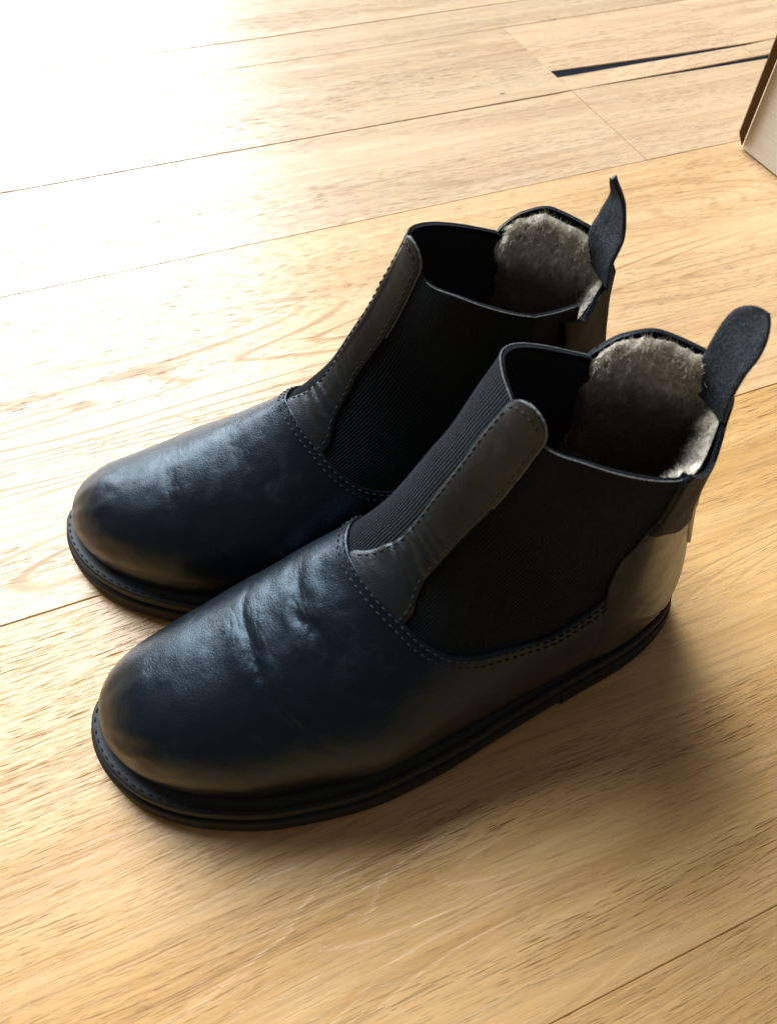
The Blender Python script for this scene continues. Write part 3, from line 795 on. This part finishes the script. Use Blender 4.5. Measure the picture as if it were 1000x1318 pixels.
def build_pull_tab(B, e, T):
    """T: list of (x,y,z, half width vector) along the tab, in boot cm (unmirrored frame)"""
    idx = np.arange(len(T)); C = [pchip(idx, [t[k] for t in T]) for k in range(6)]
    n1, n2 = 90, 25
    tt = np.linspace(0, len(T)-1, n1); cen = np.stack([C[k](tt) for k in range(3)], 1); wv = np.stack([C[k](tt) for k in range(3, 6)], 1)
    tg = np.gradient(cen, axis=0); tg /= np.linalg.norm(tg, axis=1, keepdims=True)
    nr = np.cross(wv, tg); nr /= np.linalg.norm(nr, axis=1, keepdims=True)
    # front face should look towards -x
    nr *= np.where(nr[:, :1] > 0, -1, 1)
    k = np.clip((tt-(len(T)-1)+1.45)/1.45, 0, 1); round_ = np.sqrt(np.clip(1-k**2.0, 0.0, 1))
    U = np.linspace(-1, 1, n2)
    top = []; bot = []
    for i in range(n1):
        for u in U:
            p = cen[i]+wv[i]*u*max(round_[i], .02)+nr[i]*(.10*u*u)
            ed = .07*math.exp(-(1-abs(u))/.12)
            z = vnoise(np.array([p]), 3.5, 77)[0]*.02
            top.append(p+nr[i]*(.11-ed+z)); bot.append(p-nr[i]*(.11-ed))
    top = np.array(top); bot = np.array(bot)
    f = grid_faces(n1, n2); nn_ = n1*n2
    def strip(ids): return [(a, b_, b_+nn_, a+nn_) for a, b_ in zip(ids[:-1], ids[1:])]
    ring = list(range(0, n2))+[i*n2+n2-1 for i in range(1, n1)]+[(n1-1)*n2+j for j in range(n2-2, -1, -1)]+[i*n2 for i in range(n1-2, -1, -1)]
    q = np.concatenate([top, bot])*.01
    me = mesh_from('pull_tab', q, list(map(tuple, f))+[tuple(int(x)+nn_ for x in r[::-1]) for r in f]+strip(ring))
    bm = bmesh.new(); bm.from_mesh(me); bmesh.ops.recalc_face_normals(bm, faces=bm.faces); bm.to_mesh(me); bm.free()
    nf = len(f); me.materials.append(MT['suede']); me.materials.append(MT['strap_leather'])
    for i, p in enumerate(me.polygons): p.material_index = 0 if i < nf else 1
    o = put('pull_tab', me, None, e)
    # fuzz along the edge
    V = []; Fh = []; rr = random.Random(B.seed+9)
    for _ in range(1400):
        i = rr.randrange(3, n1); u = rr.choice((0, n2-1)) if rr.random() < .6 else rr.randrange(n2)
        p = top[i*n2+u]; d = unit(np.array([rr.gauss(0, 1), rr.gauss(0, 1), rr.gauss(0, 1)])+nr[i]*.8+wv[i]*(1 if u > n2/2 else -1)*.5)*rr.uniform(.02, .07)
        w = unit(np.cross(d, [0.3, .2, 1]))*.005; b_ = len(V); V += [p-w, p+w, p+d]; Fh.append((b_, b_+1, b_+2))
    me = mesh_from('suede_fuzz', np.array(V)*.01, Fh); o2 = put('suede_fuzz', me, MT['suede'], e); o2['kind'] = 'stuff'

def outline(inset, n=420, x0=None, x1=None):
    """closed sole outline, n points per side; inset in cm.  returns (2n, 2)"""
    ph_ = np.linspace(0, 180, n); xs = L*(1-np.cos(np.radians(ph_)))/2
    near = np.stack([xs, -fN(ph_)], 1); far = np.stack([xs, fF(ph_)], 1)[::-1]
    P = np.concatenate([near, far[1:-1]])
    d = np.roll(P, -1, 0)-np.roll(P, 1, 0); d /= np.linalg.norm(d, axis=1, keepdims=True)+1e-9
    # smooth the normals a little
    nrm = np.stack([-d[:, 1], d[:, 0]], 1)
    for _ in range(20): nrm = (np.roll(nrm, 1, 0)+nrm*2+np.roll(nrm, -1, 0))/4
    nrm /= np.linalg.norm(nrm, axis=1, keepdims=True)
    return P, nrm      # nrm points inward or outward, fixed below

def build_sole(B, e):
    P, nr = outline(0); cen = P.mean(0)
    if ((P-cen)*nr).sum() > 0: nr = -nr              # inward
    k = len(P)
    arch = np.clip((P[:, 0]-13.5)/2.5, 0, 1)*np.clip((20.6-P[:, 0])/.15, 0, 1)
    toeup = .35*np.clip((3.0-P[:, 0])/3.0, 0, 1)**2
    def rings(spec, name, m, botz=0.0, rib=0, mask=None, thr=None):
        V = []; n_ = len(spec)
        for (ins, z) in spec:
            zz = np.full(k, z)
            if z < .8: zz = zz+(.42*arch+toeup)*(1-z/.8)
            V.append(np.concatenate([P+nr*ins, zz[:, None]], 1))
        V = np.stack(V)
        if rib:
            seg = np.linalg.norm(np.roll(P, -1, 0)-P, axis=1); cum = np.cumsum(seg)
            rb = (np.sin(cum*2*math.pi/.20) > 0)*1.0
            wgt = np.clip((6-P[:, 0])/3, 0, 1)*.8+.2
            for r_i in rib: V[r_i, :, :2] += (nr*(rb*wgt*.055)[:, None])
        Fc = []
        for r_i in range(n_-1):
            for j in range(k):
                a = r_i*k+j; b_ = r_i*k+(j+1) % k
                Fc.append((a, b_, b_+k, a+k))
        Vf = V.reshape(-1, 3)
        for r_i, flip in ((0, True), (n_-1, False)):
            # close with strips across
            h = k//2
            for j in range(1, h):
                a = r_i*k+j; b_ = r_i*k+j+1; c = r_i*k+(k-j-1) % k; d_ = r_i*k+(k-j) % k
                if len({a, b_, c, d_}) == 4: Fc.append((a, b_, c, d_))
                else: Fc.append(tuple(dict.fromkeys((a, b_, c, d_))))
            Fc.append((r_i*k, r_i*k+1, r_i*k+k-1))
        me = mesh_from(name, B.fin(Vf), Fc)
        bm = bmesh.new(); bm.from_mesh(me); bmesh.ops.recalc_face_normals(bm, faces=bm.faces); bm.to_mesh(me); bm.free()
        o = put(name, me, m, e)
        md = o.modifiers.new('es', 'EDGE_SPLIT'); md.split_angle = math.radians(50)
        return o
    rings([(.25, 0.0), (.10, .06), (.04, .20), (.0, .24), (.0, .50), (.0, .55), (.0, .80), (.02, .98), (.07, 1.04), (.16, 1.07), (.30, 1.075)], 'outsole', MT['rubber'], rib=(4, 5, 6))
    rings([(.30, 1.07), (.22, 1.10), (.19, 1.16), (.17, 1.30), (.17, 1.55), (.20, 1.66), (.27, 1.70), (.40, 1.71), (.55, 1.69), (.68, 1.78), (.95, 1.84)], 'welt', MT['welt'])
    # heel block: the rear of the sole down to the ground, standing 1 mm proud
    selx = P[:, 0] > 20.7
    idx = np.where(selx)[0]
    V = []; spec = [(.22, 0.0), (-.03+.10, .05), (-.05, .14), (-.05, .50), (-.03, .60), (.05, .66)]
    for ins, z in spec:
        V.append(np.concatenate([P[idx]+nr[idx]*ins, np.full((len(idx), 1), z)], 1))
    V = np.stack(V); kk = len(idx); Fc = []
    for r_i in range(len(spec)-1):
        for j in range(kk):
            a = r_i*kk+j; b_ = r_i*kk+(j+1) % kk; Fc.append((a, b_, b_+kk, a+kk))
    Fc.append(tuple(range(kk))); Fc.append(tuple(range((len(spec)-1)*kk, len(spec)*kk)))
    me = mesh_from('heel', B.fin(V.reshape(-1, 3)), Fc)
    bm = bmesh.new(); bm.from_mesh(me); bmesh.ops.recalc_face_normals(bm, faces=bm.faces); bm.to_mesh(me); bm.free()
    o = put('heel', me, MT['rubber'], e); md = o.modifiers.new('es', 'EDGE_SPLIT'); md.split_angle = math.radians(40)
    # welt stitching all round
    Pt = np.concatenate([P+nr*.36, np.full((k, 1), 1.715)], 1)
    Pt = np.concatenate([Pt, Pt[:1]]); nz = np.tile([0, 0, 1.], (len(Pt), 1))
    build_stitches(B, e, [(Pt, nz)], 'welt_stitching', MT['thread'], .30, .14, .034)

FRONT_TAB = [(25.35, -0.60, 14.9, -0.02, 0.99, -0.02), (25.25, -0.51, 16.18, -0.01, 0.98, 0.01), (25.29, -0.51, 17.19, -0.01, 0.98, 0.08), (25.55, -0.49, 18.14, -0.03, 0.98, 0.17), (25.85, -0.60, 19.0, 0.02, 0.95, 0.14)]
REAR_TAB = [(25.05, 0.05, 15.21, -0.18, 0.93, 0.15), (24.92, 0.1, 16.42, -0.17, 0.96, 0.2), (25.11, 0.14, 17.37, -0.12, 1.01, -0.08), (25.04, 0.12, 18.4, 0.05, 0.86, -0.26), (24.38, -0.13, 19.69, 0.16, 0.56, -0.28)]
# creases: (s centre, bend, g from, g to, depth, width, shoulder)
F_CR = [(5.75, .9, -.33, .10, .085, .11, .035, .36), (6.80, .8, -.26, .06, .075, .11, .055, .26)]
R_CR = [(5.15, .6, -.34, .15, .035, .24, .012, .42), (6.6, .4, -.20, .10, .015, .18, .01, .30)]
build_boot(False, 3, (-5.5, 17.0), math.radians(-4.5), 'nearer of two black leather chelsea boots, with a wide flared grey pull tab', F_CR, FRONT_TAB)
build_boot(True, 11, (-4.78, 27.57), math.radians(-12.63), 'farther black leather chelsea boot, partly hidden behind the other, with narrow horn-shaped pull tab', R_CR, REAR_TAB)
